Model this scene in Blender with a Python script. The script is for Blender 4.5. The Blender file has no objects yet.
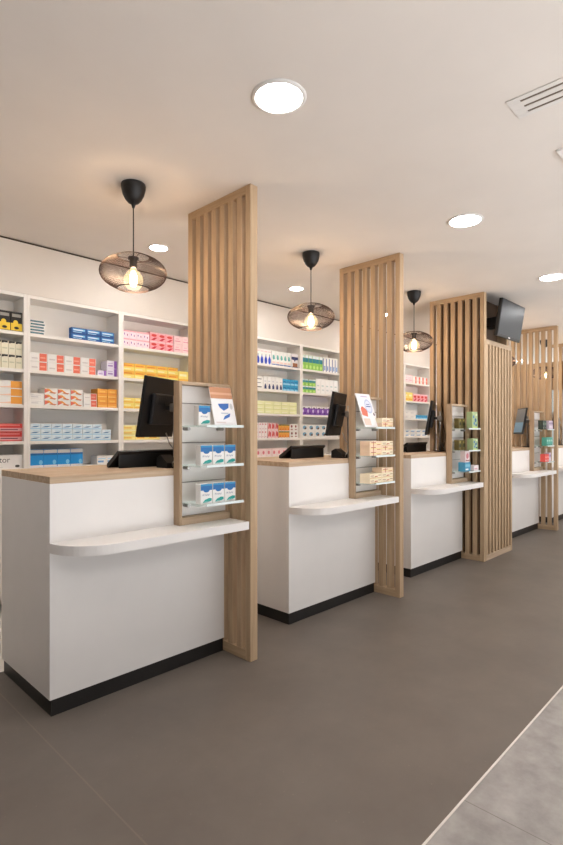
import bpy, bmesh, math, random
from math import sin, cos, pi, radians
from mathutils import Vector, Matrix

random.seed(7)
C = bpy.context.scene.collection
sc = bpy.context.scene

# ------------------------------------------------------------------ dimensions (metres)
H = 2.726                 # ceiling height
P = 1.592                 # pitch of the counters
X1 = 1.9940               # end of the first counter = face of the first slat screen
CW = 1.0290               # counter width
WB = 0.745                 # width of the column cladding
YP, YB = 2.188, 2.787     # near and far edge of the slat screens
YC, YCB = 2.4155, 3.06   # front and back of the counters
ZT = 1.105                # counter top
ZL = 0.801                # ledge top
YS = 4.0525               # front plane of the shelving
X4 = 7.4955
ENDS = [X1, X1 + P, X1 + 2 * P, X4, X4 + P]     # right-hand end of each counter


# ------------------------------------------------------------------ materials
def lin(c):
    r = []
    for v in c:
        v /= 255.0
        r.append(v / 12.92 if v <= 0.04045 else ((v + 0.055) / 1.055) ** 2.4)
    return (*r, 1.0)


MATS = {}


def mat(name, rgb, rough=0.5, metal=0.0, spec=0.5, noise=0.0, nscale=20.0, bump=0.0):
    """plain procedural material with a little noise in its colour"""
    if name in MATS:
        return MATS[name]
    m = bpy.data.materials.new(name)
    m.use_nodes = True
    nt = m.node_tree
    b = nt.nodes['Principled BSDF']
    b.inputs['Roughness'].default_value = rough
    b.inputs['Metallic'].default_value = metal
    b.inputs['Specular IOR Level'].default_value = spec
    col = lin(rgb)
    b.inputs['Base Color'].default_value = col
    if noise > 0:
        tc = nt.nodes.new('ShaderNodeTexCoord')
        n = nt.nodes.new('ShaderNodeTexNoise')
        n.inputs['Scale'].default_value = nscale
        n.inputs['Detail'].default_value = 6
        r = nt.nodes.new('ShaderNodeValToRGB')
        r.color_ramp.elements[0].position = 0.3
        r.color_ramp.elements[1].position = 0.7
        r.color_ramp.elements[0].color = tuple(c * (1 - noise) for c in col[:3]) + (1,)
        r.color_ramp.elements[1].color = tuple(min(1, c * (1 + noise)) for c in col[:3]) + (1,)
        nt.links.new(tc.outputs['Object'], n.inputs['Vector'])
        nt.links.new(n.outputs['Fac'], r.inputs['Fac'])
        nt.links.new(r.outputs['Color'], b.inputs['Base Color'])
        if bump > 0:
            bp = nt.nodes.new('ShaderNodeBump')
            bp.inputs['Strength'].default_value = bump
            bp.inputs['Distance'].default_value = 0.002
            nt.links.new(n.outputs['Fac'], bp.inputs['Height'])
            nt.links.new(bp.outputs['Normal'], b.inputs['Normal'])
    MATS[name] = m
    return m


def wood(name, dark, light, axis, rough=0.65):
    m = bpy.data.materials.new(name)
    m.use_nodes = True
    nt = m.node_tree
    b = nt.nodes['Principled BSDF']
    b.inputs['Roughness'].default_value = rough
    b.inputs['Specular IOR Level'].default_value = 0.3
    tc = nt.nodes.new('ShaderNodeTexCoord')
    oi = nt.nodes.new('ShaderNodeObjectInfo')
    add = nt.nodes.new('ShaderNodeVectorMath')
    add.operation = 'ADD'
    nt.links.new(tc.outputs['Object'], add.inputs[0])
    nt.links.new(oi.outputs['Random'], add.inputs[1])
    mp = nt.nodes.new('ShaderNodeMapping')
    s = [38, 38, 38]
    s[axis] = 1.6
    mp.inputs['Scale'].default_value = s
    nt.links.new(add.outputs[0], mp.inputs['Vector'])
    n = nt.nodes.new('ShaderNodeTexNoise')
    n.inputs['Scale'].default_value = 1.0
    n.inputs['Detail'].default_value = 5
    n.inputs['Roughness'].default_value = 0.6
    n.inputs['Distortion'].default_value = 0.6
    nt.links.new(mp.outputs['Vector'], n.inputs['Vector'])
    r = nt.nodes.new('ShaderNodeValToRGB')
    r.color_ramp.elements[0].position = 0.28
    r.color_ramp.elements[1].position = 0.72
    r.color_ramp.elements[0].color = lin(dark)
    r.color_ramp.elements[1].color = lin(light)
    nt.links.new(n.outputs['Fac'], r.inputs['Fac'])
    nt.links.new(r.outputs['Color'], b.inputs['Base Color'])
    MATS[name] = m
    return m


def emit(name, rgb, strength):
    m = bpy.data.materials.new(name)
    m.use_nodes = True
    nt = m.node_tree
    nt.nodes.clear()
    o = nt.nodes.new('ShaderNodeOutputMaterial')
    e = nt.nodes.new('ShaderNodeEmission')
    e.inputs['Color'].default_value = lin(rgb)
    e.inputs['Strength'].default_value = strength
    nt.links.new(e.outputs[0], o.inputs['Surface'])
    MATS[name] = m
    return m


def glassy(name, rgb, alpha, rough=0.05):
    """thin clear sheet: transparent with a little gloss"""
    m = bpy.data.materials.new(name)
    m.use_nodes = True
    nt = m.node_tree
    nt.nodes.clear()
    o = nt.nodes.new('ShaderNodeOutputMaterial')
    t = nt.nodes.new('ShaderNodeBsdfTransparent')
    t.inputs['Color'].default_value = lin(rgb)
    g = nt.nodes.new('ShaderNodeBsdfGlossy')
    g.inputs['Roughness'].default_value = rough
    mx = nt.nodes.new('ShaderNodeMixShader')
    mx.inputs['Fac'].default_value = alpha
    nt.links.new(t.outputs[0], mx.inputs[1])
    nt.links.new(g.outputs[0], mx.inputs[2])
    nt.links.new(mx.outputs[0], o.inputs['Surface'])
    MATS[name] = m
    return m


M_ceil = mat('ceiling_paint', (231, 224, 217), 0.9, noise=0.02, nscale=3)
M_wall = mat('wall_paint', (240, 234, 226), 0.85, noise=0.015, nscale=4)
M_white = mat('white_laminate', (238, 234, 230), 0.45, noise=0.012, nscale=6)
M_shelf = mat('shelf_laminate', (240, 236, 230), 0.5, noise=0.012, nscale=6)
M_black = mat('black_plinth', (30, 27, 25), 0.45, noise=0.15, nscale=30)
M_plastic = mat('black_plastic', (20, 20, 21), 0.42, noise=0.1, nscale=40)
M_plastic2 = mat('dark_grey_plastic', (38, 38, 40), 0.5, noise=0.1, nscale=40)
M_lampblack = mat('lamp_black', (26, 24, 23), 0.5, noise=0.1, nscale=30)
M_wire = mat('bronze_wire', (72, 56, 50), 0.5, 0.3, noise=0.1, nscale=30)
M_steel = mat('brushed_steel', (170, 168, 165), 0.35, 0.9, noise=0.08, nscale=60)
M_gap = mat('dark_gap', (70, 58, 46), 0.9, noise=0.1)
M_brown = mat('brown_panel', (96, 72, 50), 0.7, noise=0.08, nscale=12)
M_vent = mat('vent_paint', (228, 224, 219), 0.7, noise=0.02)
M_slot = mat('vent_slot', (112, 98, 84), 0.9, noise=0.1)
M_trim = mat('aluminium_trim', (226, 219, 211), 0.5, 0.0, noise=0.05)
M_paper = mat('paper', (244, 242, 240), 0.6, noise=0.01)
M_glass = glassy('shelf_glass', (248, 253, 251), 0.10)
M_edge = mat('polished_glass_edge', (226, 236, 234), 0.2, noise=0.03)
M_woodz = wood('oak_upright', (173, 146, 115), (200, 173, 140), 2)
M_woodx = wood('oak_worktop', (178, 152, 124), (210, 187, 160), 0)
M_woody = wood('oak_rail', (173, 146, 115), (200, 173, 140), 1)
M_woodk = wood('oak_frame', (166, 141, 114), (190, 165, 136), 2)
M_down = emit('downlight_glow', (250, 249, 250), 70.0)
M_small = emit('small_downlight_glow', (253, 249, 246), 120.0)
M_fil = emit('filament_glow', (255, 232, 212), 950.0)


def glassbulb():
    m = glassy('clear_bulb_glass', (255, 236, 205), 0.10, 0.08)
    nt = m.node_tree
    em = nt.nodes.new('ShaderNodeEmission')
    em.inputs['Color'].default_value = lin((255, 226, 180))
    em.inputs['Strength'].default_value = 1.7
    mx = nt.nodes.new('ShaderNodeMixShader')
    mx.inputs['Fac'].default_value = 0.68
    out = [n for n in nt.nodes if n.type == 'OUTPUT_MATERIAL'][0]
    src = out.inputs['Surface'].links[0].from_socket
    nt.links.new(src, mx.inputs[1])
    nt.links.new(em.outputs[0], mx.inputs[2])
    nt.links.new(mx.outputs[0], out.inputs['Surface'])
    return m


M_bulb = glassbulb()


def floor_mat():
    m = bpy.data.materials.new('vinyl_floor')
    m.use_nodes = True
    nt = m.node_tree
    b = nt.nodes['Principled BSDF']
    b.inputs['Roughness'].default_value = 0.5
    b.inputs['Specular IOR Level'].default_value = 0.35
    tc = nt.nodes.new('ShaderNodeTexCoord')
    n1 = nt.nodes.new('ShaderNodeTexNoise')
    n1.inputs['Scale'].default_value = 2.5
    n1.inputs['Detail'].default_value = 8
    n1.inputs['Roughness'].default_value = 0.65
    nt.links.new(tc.outputs['Object'], n1.inputs['Vector'])
    r1 = nt.nodes.new('ShaderNodeValToRGB')
    r1.color_ramp.elements[0].position = 0.3
    r1.color_ramp.elements[1].position = 0.7
    r1.color_ramp.elements[0].color = lin((106, 97, 89))
    r1.color_ramp.elements[1].color = lin((117, 108, 99))
    nt.links.new(n1.outputs['Fac'], r1.inputs['Fac'])
    v = nt.nodes.new('ShaderNodeTexVoronoi')
    v.inputs['Scale'].default_value = 34
    nt.links.new(tc.outputs['Object'], v.inputs['Vector'])
    r2 = nt.nodes.new('ShaderNodeValToRGB')
    r2.color_ramp.elements[0].position = 0.05
    r2.color_ramp.elements[0].color = (1, 1, 1, 1)
    r2.color_ramp.elements[1].position = 0.10
    r2.color_ramp.elements[1].color = (0, 0, 0, 1)
    nt.links.new(v.outputs['Distance'], r2.inputs['Fac'])
    wn = nt.nodes.new('ShaderNodeTexWhiteNoise')
    nt.links.new(v.outputs['Position'], wn.inputs['Vector'])
    gt = nt.nodes.new('ShaderNodeMath')
    gt.operation = 'GREATER_THAN'
    gt.inputs[1].default_value = 0.72
    nt.links.new(wn.outputs['Value'], gt.inputs[0])
    mu = nt.nodes.new('ShaderNodeMath')
    mu.operation = 'MULTIPLY'
    nt.links.new(r2.outputs['Color'], mu.inputs[0])
    nt.links.new(gt.outputs[0], mu.inputs[1])
    mu2 = nt.nodes.new('ShaderNodeMath')
    mu2.operation = 'MULTIPLY'
    mu2.inputs[1].default_value = 0.45
    nt.links.new(mu.outputs[0], mu2.inputs[0])
    mx = nt.nodes.new('ShaderNodeMix')
    mx.data_type = 'RGBA'
    mx.inputs[7].default_value = lin((150, 136, 122))
    nt.links.new(mu2.outputs[0], mx.inputs[0])
    nt.links.new(r1.outputs['Color'], mx.inputs[6])
    # welded seams between the vinyl sheets, every 1.6 m
    sx = nt.nodes.new('ShaderNodeSeparateXYZ')
    nt.links.new(tc.outputs['Object'], sx.inputs[0])
    a = nt.nodes.new('ShaderNodeMath')
    a.operation = 'SUBTRACT'
    a.inputs[1].default_value = 0.885
    nt.links.new(sx.outputs['X'], a.inputs[0])
    pp = nt.nodes.new('ShaderNodeMath')
    pp.operation = 'PINGPONG'
    pp.inputs[1].default_value = 6.0
    nt.links.new(a.outputs[0], pp.inputs[0])
    lt = nt.nodes.new('ShaderNodeMath')
    lt.operation = 'LESS_THAN'
    lt.inputs[1].default_value = 0.003
    nt.links.new(pp.outputs[0], lt.inputs[0])
    lm = nt.nodes.new('ShaderNodeMath')
    lm.operation = 'MULTIPLY'
    lm.inputs[1].default_value = 0.35
    nt.links.new(lt.outputs[0], lm.inputs[0])
    mx2 = nt.nodes.new('ShaderNodeMix')
    mx2.data_type = 'RGBA'
    mx2.inputs[7].default_value = lin((140, 126, 112))
    nt.links.new(lm.outputs[0], mx2.inputs[0])
    nt.links.new(mx.outputs[2], mx2.inputs[6])
    nt.links.new(mx2.outputs[2], b.inputs['Base Color'])
    return m


def tile_mat():
    m = bpy.data.materials.new('stone_tile')
    m.use_nodes = True
    nt = m.node_tree
    b = nt.nodes['Principled BSDF']
    b.inputs['Roughness'].default_value = 0.45
    b.inputs['Specular IOR Level'].default_value = 0.35
    tc = nt.nodes.new('ShaderNodeTexCoord')
    n1 = nt.nodes.new('ShaderNodeTexNoise')
    n1.inputs['Scale'].default_value = 9
    n1.inputs['Detail'].default_value = 9
    n1.inputs['Roughness'].default_value = 0.62
    nt.links.new(tc.outputs['Object'], n1.inputs['Vector'])
    r1 = nt.nodes.new('ShaderNodeValToRGB')
    r1.color_ramp.elements[0].position = 0.3
    r1.color_ramp.elements[1].position = 0.72
    r1.color_ramp.elements[0].color = lin((140, 135, 131))
    r1.color_ramp.elements[1].color = lin((174, 169, 165))
    nt.links.new(n1.outputs['Fac'], r1.inputs['Fac'])
    sx = nt.nodes.new('ShaderNodeSeparateXYZ')
    nt.links.new(tc.outputs['Object'], sx.inputs[0])
    masks = []
    for out, off, half in (('X', 1.78, 0.60), ('Y', 0.827, 0.60)):
        a = nt.nodes.new('ShaderNodeMath')
        a.operation = 'SUBTRACT'
        a.inputs[1].default_value = off
        nt.links.new(sx.outputs[out], a.inputs[0])
        pp = nt.nodes.new('ShaderNodeMath')
        pp.operation = 'PINGPONG'
        pp.inputs[1].default_value = half
        nt.links.new(a.outputs[0], pp.inputs[0])
        lt = nt.nodes.new('ShaderNodeMath')
        lt.operation = 'LESS_THAN'
        lt.inputs[1].default_value = 0.0016
        nt.links.new(pp.outputs[0], lt.inputs[0])
        masks.append(lt)
    mxm = nt.nodes.new('ShaderNodeMath')
    mxm.operation = 'MAXIMUM'
    nt.links.new(masks[0].outputs[0], mxm.inputs[0])
    nt.links.new(masks[1].outputs[0], mxm.inputs[1])
    mx = nt.nodes.new('ShaderNodeMix')
    mx.data_type = 'RGBA'
    mx.inputs[7].default_value = lin((122, 114, 108))
    nt.links.new(mxm.outputs[0], mx.inputs[0])
    nt.links.new(r1.outputs['Color'], mx.inputs[6])
    nt.links.new(mx.outputs[2], b.inputs['Base Color'])
    return m


M_floor = floor_mat()
M_tile = tile_mat()


# ------------------------------------------------------------------ mesh building
class MB:
    """collects shapes and links them as one mesh object"""

    def __init__(self):
        self.bm = bmesh.new()
        self.mats = []

    def mi(self, m):
        if m not in self.mats:
            self.mats.append(m)
        return self.mats.index(m)

    def box(self, x0, x1, y0, y1, z0, z1, m, bev=0.0, seg=2, rot=None, skip=()):
        bm = self.bm
        k = self.mi(m)
        v = [bm.verts.new((x, y, z)) for x in (x0, x1) for y in (y0, y1) for z in (z0, z1)]
        F = [(0, 1, 3, 2), (4, 6, 7, 5), (0, 4, 5, 1), (2, 3, 7, 6), (0, 2, 6, 4), (1, 5, 7, 3)]
        fs = []
        for f in F:
            fc = bm.faces.new([v[i] for i in f])
            fc.material_index = k
            fs.append(fc)
        if bev > 0:
            es = list({e for f in fs for e in f.edges})
            bmesh.ops.bevel(bm, geom=es, offset=bev, segments=seg, affect='EDGES', profile=0.5, material=k)
        return v

    def prism(self, pts, z0, z1, m, plane='xy'):
        """polygon extruded; plane xy -> along z, yz -> pts are (y,z), along x, xz -> pts are (x,z), along y"""
        bm = self.bm
        k = self.mi(m)

        def co(p, t):
            if plane == 'xy':
                return (p[0], p[1], t)
            if plane == 'yz':
                return (t, p[0], p[1])
            return (p[0], t, p[1])
        a = [bm.verts.new(co(p, z0)) for p in pts]
        b = [bm.verts.new(co(p, z1)) for p in pts]
        fs = [bm.faces.new(a), bm.faces.new(b)]
        n = len(pts)
        for i in range(n):
            fs.append(bm.faces.new((a[i], a[(i + 1) % n], b[(i + 1) % n], b[i])))
        for f in fs:
            f.material_index = k

    def lathe(self, prof, m, cx=0, cy=0, seg=32, smooth=True, close=False):
        bm = self.bm
        k = self.mi(m)
        rings = []
        for r, z in prof:
            if r < 1e-6:
                rings.append([bm.verts.new((cx, cy, z))])
            else:
                rings.append([bm.verts.new((cx + r * cos(2 * pi * i / seg), cy + r * sin(2 * pi * i / seg), z)) for i in range(seg)])
        for A, B in zip(rings, rings[1:]):
            for i in range(seg):
                j = (i + 1) % seg
                if len(A) == 1 and len(B) == 1:
                    continue
                if len(A) == 1:
                    f = bm.faces.new((A[0], B[j], B[i]))
                elif len(B) == 1:
                    f = bm.faces.new((A[i], A[j], B[0]))
                else:
                    f = bm.faces.new((A[i], A[j], B[j], B[i]))
                f.material_index = k
                f.smooth = smooth

    def tube(self, pts, r, m, seg=8, closed=False, smooth=True):
        bm = self.bm
        k = self.mi(m)
        pts = [Vector(p) for p in pts]
        n = len(pts)
        rings = []
        for i, p in enumerate(pts):
            if closed:
                t = pts[(i + 1) % n] - pts[i - 1]
            else:
                t = pts[min(i + 1, n - 1)] - pts[max(i - 1, 0)]
            t.normalize()
            up = Vector((0, 0, 1)) if abs(t.z) < 0.95 else Vector((1, 0, 0))
            a = t.cross(up).normalized()
            b = t.cross(a).normalized()
            rings.append([bm.verts.new(p + a * r * cos(2 * pi * j / seg) + b * r * sin(2 * pi * j / seg)) for j in range(seg)])
        pairs = list(zip(rings, rings[1:]))
        if closed:
            pairs.append((rings[-1], rings[0]))
        for A, B in pairs:
            for j in range(seg):
                q = (j + 1) % seg
                f = bm.faces.new((A[j], A[q], B[q], B[j]))
                f.material_index = k
                f.smooth = smooth
        if not closed and seg > 2:
            for R in (rings[0], rings[-1]):
                f = bm.faces.new(R)
                f.material_index = k

    def poly(self, pts, m):
        k = self.mi(m)
        f = self.bm.faces.new([self.bm.verts.new(p) for p in pts])
        f.material_index = k
        return f

    def xform(self, mtx):
        bmesh.ops.transform(self.bm, matrix=mtx, verts=self.bm.verts)
        return self

    def build(self, name, parent=None, loc=None, rotz=None):
        bm = self.bm
        bmesh.ops.recalc_face_normals(bm, faces=bm.faces)
        me = bpy.data.meshes.new(name)
        bm.to_mesh(me)
        bm.free()
        for m in self.mats:
            me.materials.append(m)
        o = bpy.data.objects.new(name, me)
        C.objects.link(o)
        if parent:
            o.parent = parent
        if loc:
            o.location = loc
        if rotz is not None:
            o.rotation_euler = (0, 0, rotz)
        return o


def tag(o, label=None, cat=None, group=None, kind=None):
    if label:
        o['label'] = label
    if cat:
        o['category'] = cat
    if group:
        o['group'] = group
    if kind:
        o['kind'] = kind
    return o


def thing(name, label, cat, loc=(0, 0, 0), rotz=0.0, group=None):
    o = bpy.data.objects.new(name, None)
    o.empty_display_size = 0.1
    C.objects.link(o)
    o.location = loc
    o.rotation_euler = (0, 0, rotz)
    return tag(o, label, cat, group)


def children(o):
    return [c for c in bpy.data.objects if c.parent == o]


def dup(root, loc, label, rotz=None):
    r = root.copy()
    C.objects.link(r)
    r.location = loc
    if rotz is not None:
        r.rotation_euler = (0, 0, rotz)
    r['label'] = label
    for ch in children(root):
        c = ch.copy()
        C.objects.link(c)
        c.parent = r
        for g in children(ch):
            d = g.copy()
            C.objects.link(d)
            d.parent = c
    return r


def struct(mb, name):
    return tag(mb.build(name), kind='structure')


# ------------------------------------------------------------------ the setting
b = MB(); b.box(-1, 11.6, 0.8305, 3.075, -0.1, 0, M_floor); struct(b, 'floor')
b = MB(); b.box(-1, 11.6, -2.2, 0.8225, -0.1, 0, M_tile); struct(b, 'floor_entrance')
b = MB(); b.box(-1, 11.6, 3.075, 4.4, -0.1, 0, mat('pale_vinyl', (222, 216, 208), 0.6, noise=0.03, nscale=8)); struct(b, 'floor_aisle')  # unseen aisle floor, made pale to bounce lamp light onto the ceiling
b = MB(); b.box(-1, 11.6, 0.8225, 0.8305, -0.1, 0.0015, M_trim); struct(b, 'trim_1')
b = MB(); b.box(-1, 11.6, -2.2, 4.4, H, H + 0.12, M_ceil); struct(b, 'ceiling')
b = MB(); b.box(-1, 11.6, YS, 4.28, 2.335, H - 0.016, mat('bulkhead_paint', (226, 219, 210), 0.85, noise=0.015, nscale=4)); struct(b, 'wall_bulkhead')
b = MB(); b.box(-1, 11.6, YS + 0.012, 4.28, H - 0.016, H, M_gap); struct(b, 'trim_2')  # dark strip painted in for the shade of the gap above the bulkhead
b = MB(); b.box(-1, 11.6, 4.28, 4.4, 0, H, M_wall); struct(b, 'wall_back')
b = MB()
b.box(11.6, 11.72, -2.2, 1.2, 0, H, M_wall); b.box(11.6, 11.72, 4.2, 4.4, 0, H, M_wall)
b.box(11.6, 11.72, 1.2, 4.2, 0, 0.4, M_wall); b.box(11.6, 11.72, 1.2, 4.2, 2.66, H, M_wall)
struct(b, 'wall_end')
b = MB()
for y in (1.2, 2.66, 4.14):
    b.box(11.63, 11.69, y, y + 0.06, 0.4, 2.66, M_paper)
for z in (0.4, 2.6):
    b.box(11.63, 11.69, 1.26, 4.14, z, z + 0.06, M_paper)
b.box(11.655, 11.662, 1.26, 4.14, 0.46, 2.6, M_glass)
struct(b, 'window_1')  # window added so that the far slat gaps look bright
b = MB(); b.box(-1.12, -1, -2.2, 4.4, 0, H, mat('dark_cladding', (74, 60, 48), 0.8, noise=0.08)); struct(b, 'wall_left')  # unseen dark wall, set close to block light from the left

# ------------------------------------------------------------------ service counters
R = 0.225


def make_counter(label):
    """origin: floor, left front corner of the counter"""
    t = thing('service_counter', label, 'counter', (X1 - CW, YC, 0), 0, 'service counters in a row')
    D = YCB - YC
    w = CW - 0.002
    b = MB()
    b.box(0, w, 0, 0.019, 0.08, 1.072, M_white, 0.0012, 1)             # front
    b.box(0, 0.019, 0.0195, D, 0.08, 1.072, M_white, 0.0012, 1)        # left side
    b.box(w - 0.019, w, 0.0195, D, 0.08, 1.072, M_white, 0.0012, 1)    # right side
    b.box(0.0195, w - 0.0195, D - 0.05, D - 0.032, 0.08, 1.072, M_white)
    b.box(0.0195, w - 0.0195, 0.0195, D - 0.051, 0.08, 0.098, M_white)
    b.build('cabinet', t)
    b = MB(); b.box(0, w, 0, D, 1.072, ZT, M_woodx, 0.0015, 1); b.build('worktop', t)
    b = MB(); b.box(0.012, w, 0.012, D - 0.002, 0, 0.08, M_black); b.build('plinth', t)
    b = MB()
    pts = [(w, 0.0)]
    pts.append((w, -0.222))
    for i in range(0, 15):
        a = pi / 2 * i / 14
        pts.append((R - R * sin(a), -0.222 + 0.222 * (1 - cos(a))))
    b.prism(pts, ZL - 0.045, ZL, M_white)
    b.build('writing_ledge', t)
    return t


CL = ['white counter with oak top nearest the front, left of the first slat screen',
      'white counter with oak top between the first and second slat screens',
      'white counter with oak top left of the slatted column with the television',
      'white counter with oak top just right of the slatted column',
      'white counter behind the farthest free-standing slat screen, at the right edge']
c0 = make_counter(CL[0])
for k in range(1, 5):
    dup(c0, (ENDS[k] - CW, YC, 0), CL[k])


# ------------------------------------------------------------------ slat screens
SW, SG = 0.043, 0.0346    # slat and gap


def screen_parts(t, depth, z1, n_gap, axis, x0=0.003, y0=0.0, tw=0.056, ends=(True, True)):
    """slat panel running along local y (axis 'y') or x (axis 'x')"""
    sw = SW if axis == 'y' else 0.042
    pitch = (depth - sw) / n_gap
    rail0, rail1 = 0.058, 0.047

    def bx(b, a0, a1, z0, zz, m, bev=0.0015, ins=0.0):
        if axis == 'y':
            b.box(x0 + ins, x0 + tw - ins, y0 + a0, y0 + a1, z0, zz, m, bev, 1)
        else:
            b.box(x0 + a0, x0 + a1, y0, y0 + tw, z0, zz, m, bev, 1)
    s0 = sw if ends[0] else 0
    s1 = depth - sw if ends[1] else depth
    if ends[0]:
        b = MB(); bx(b, 0, sw, 0, z1, M_woodz); b.build('end_post', t)
    if ends[1]:
        b = MB(); bx(b, depth - sw, depth, 0, z1, M_woodz); b.build('end_post', t)
    rm = M_woody if axis == 'y' else M_woodx
    b = MB(); bx(b, s0, s1, z1 - rail1, z1, rm); b.build('top_rail', t)
    b = MB(); bx(b, s0, s1, 0, rail0, rm); b.build('bottom_rail', t)
    b = MB()
    for i in range(0, n_gap + 1):
        if (i == 0 and ends[0]) or (i == n_gap and ends[1]):
            continue
        a = i * pitch
        bx(b, a, a + sw, rail0, z1 - rail1, M_woodz, 0.0015, 0.003 if axis == 'y' else 0.0)
    b.build('slats', t)


SL = ['tall oak slat screen beside the nearest counter, with the blue and white boxes in front',
      'tall oak slat screen at the end of the second counter',
      'tall oak slat screen beyond the slatted column',
      'oak slat screen partly hidden at the far right edge']
t = thing('slat_screen', SL[0], 'screen', (X1, YP, 0), 0, 'oak slat screens between the counters')
screen_parts(t, YB - YP, H - 0.001, 7, 'y')
for k, x in enumerate((X1 + P, X4, X4 + P)):
    dup(t, (x, YP, 0), SL[k + 1])

# column clad in slats, with a recess for the television
XB = X1 + 2 * P
t = thing('slatted_column', 'square column clad in oak slats with a television in its upper recess', 'column', (XB, YP, 0))
screen_parts(t, YB - YP, H - 0.001, 7, 'y')
screen_parts(t, WB - 0.0595, 2.255, 8, 'x', x0=0.0595, y0=0.0, tw=0.04, ends=(False, True))
b = MB()
b.box(WB - 0.048, WB, 0.0415, YB - YP, 0, H - 0.001, M_woodz, 0.0015, 1)
b.build('side_panel', t)
b = MB()
b.box(0.08, WB - 0.06, 0.14, YB - YP - 0.075, 0, H - 0.001, M_brown)
b.build('core', t)

# oak partition closing the far end of the staff aisle
t = thing('partition', 'oak partition closing the aisle behind the farthest counters', 'partition', (9.22, 2.84, 0))
b = MB()
for i in range(12):
    b.box(0, 0.04, i * 0.1, i * 0.1 + 0.094, 0, 2.46, M_woodz, 0.002, 1)
b.build('boards', t)
b = MB(); b.box(0.0405, 0.06, 0, 1.194, 0, 2.46, M_brown); b.build('backing', t)
b = MB(); b.box(0.0, 0.06, -0.7, -0.002, 2.0, 2.46, M_woody, 0.002, 1); b.build('header', t)

# ------------------------------------------------------------------ television
tv = thing('television', 'flat black television tilted forward in the recess of the slatted column', 'television',
           (XB + 0.405, 2.1, 2.476))
tilt = Matrix.Rotation(radians(-9), 4, 'X')
b = MB(); b.box(-0.31, 0.31, -0.035, 0.002, -0.188, 0.188, M_plastic, 0.006); b.xform(Matrix.Rotation(radians(9), 4, 'X')); b.build('housing', tv)
M_screen = mat('tv_screen', (40, 47, 52), 0.3, 0.0, 0.35, noise=0.02)
b = MB(); b.box(-0.296, 0.296, -0.0365, -0.0345, -0.162, 0.176, M_screen); b.xform(Matrix.Rotation(radians(9), 4, 'X')); b.build('screen', tv)
b = MB(); b.box(-0.022, 0.022, -0.037, -0.0345, -0.181, -0.170, M_paper); b.xform(Matrix.Rotation(radians(9), 4, 'X')); b.build('logo', tv)
b = MB(); b.box(-0.08, 0.08, 0.0025, 0.226, -0.05, 0.05, M_plastic2, 0.004); b.build('wall_bracket', tv)

# ------------------------------------------------------------------ pendant lamps
def make_pendant(label, x, y):
    t = thing('pendant_lamp', label, 'lamp', (x, y, H), 0, 'wire pendant lamps above the counters')
    b = MB()
    b.lathe([(0, -0.001), (0.067, -0.001), (0.069, -0.010), (0.067, -0.03), (0.060, -0.06), (0.046, -0.088), (0.030, -0.106), (0.014, -0.114), (0.009, -0.126), (0.007, -0.135), (0, -0.135)], M_lampblack)
    b.build('canopy', t)
    b = MB(); b.tube([(0, 0, -0.13), (0, 0, -0.42)], 0.0034, M_lampblack, 8); b.build('cord', t)
    b = MB()
    b.lathe([(0, -0.415), (0.012, -0.415), (0.030, -0.418), (0.030, -0.428), (0.021, -0.436), (0.021, -0.474), (0.018, -0.478), (0, -0.478)], M_lampblack, seg=24)
    b.build('socket', t)
    # wire shade: two families of helical wires on a flattened ellipsoid, open at the top and bottom
    zc, ra, rb = -0.506, 0.187, 0.102
    z_top, z_bot = 0.090, -0.090
    b = MB()
    a0, a1 = math.asin(z_bot / rb), math.asin(z_top / rb)
    n, seg = 150, 12
    for fam in (1, -1):
        for i in range(n):
            pts = []
            for s in range(seg + 1):
                u = a0 + (a1 - a0) * s / seg
                th = 2 * pi * i / n + fam * 0.55 * s / seg
                pts.append((ra * cos(u) * cos(th), ra * cos(u) * sin(th), zc + rb * sin(u)))
            b.tube(pts, 0.00068, M_wire, 3, smooth=False)
    for u, rr in ((a0, 0.0032), (a1, 0.0026)):
        b.tube([(ra * cos(u) * cos(2 * pi * i / 48), ra * cos(u) * sin(2 * pi * i / 48), zc + rb * sin(u)) for i in range(48)], rr, M_wire, 8, closed=True)
    # three spokes to the socket
    rt = ra * cos(a1)
    for i in range(3):
        th = 2 * pi * i / 3 + 0.4
        b.tube([(0.026 * cos(th), 0.026 * sin(th), -0.424), (rt * cos(th), rt * sin(th), zc + rb * sin(a1))], 0.002, M_wire, 6)
    b.build('lamp_shade', t)
    b = MB()
    b.lathe([(0.014, -0.474), (0.017, -0.486), (0.036, -0.504), (0.052, -0.53), (0.055, -0.552), (0.049, -0.578), (0.030, -0.598), (0, -0.606)], M_bulb, seg=24)
    bl = b.build('bulb', t)
    b = MB()
    b.lathe([(0, -0.5), (0.008, -0.502), (0.017, -0.52), (0.021, -0.545), (0.018, -0.57), (0.009, -0.582), (0, -0.584)], M_fil, seg=16)
    b.build('filament', bl)
    return t


PL = ['wire pendant lamp with black canopy, largest, above the nearest counter',
      'wire pendant lamp with black canopy hanging between the first two slat screens',
      'wire pendant lamp with black canopy beside the slatted column, left of it',
      'wire pendant lamp mostly hidden behind the slatted column, below the television',
      'wire pendant lamp seen through the gaps of the farthest slat screens']
p0 = make_pendant(PL[0], 1.542, 2.68)
for (x, y), l in zip(((3.112, 2.70), (4.697, 2.70), (6.84, 2.68), (8.58, 2.68)), PL[1:]):
    dup(p0, (x, y, H), l)


# ------------------------------------------------------------------ ceiling lights
def make_down(label, r, m, name='ceiling_light', grp=None):
    t = thing(name, label, 'ceiling light', (0, 0, H), 0, grp)
    b = MB()
    b.lathe([(r, -0.002), (r, -0.006), (r + 0.006, -0.008), (r + 0.016, -0.006), (r + 0.019, 0.0)], M_vent, seg=40)
    b.build('frame', t)
    b = MB()
    b.lathe([(0, -0.0035), (r - 0.0005, -0.0035), (r - 0.0005, -0.001), (0, -0.001)], m, seg=40)
    b.build('diffuser', t)
    return t


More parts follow.
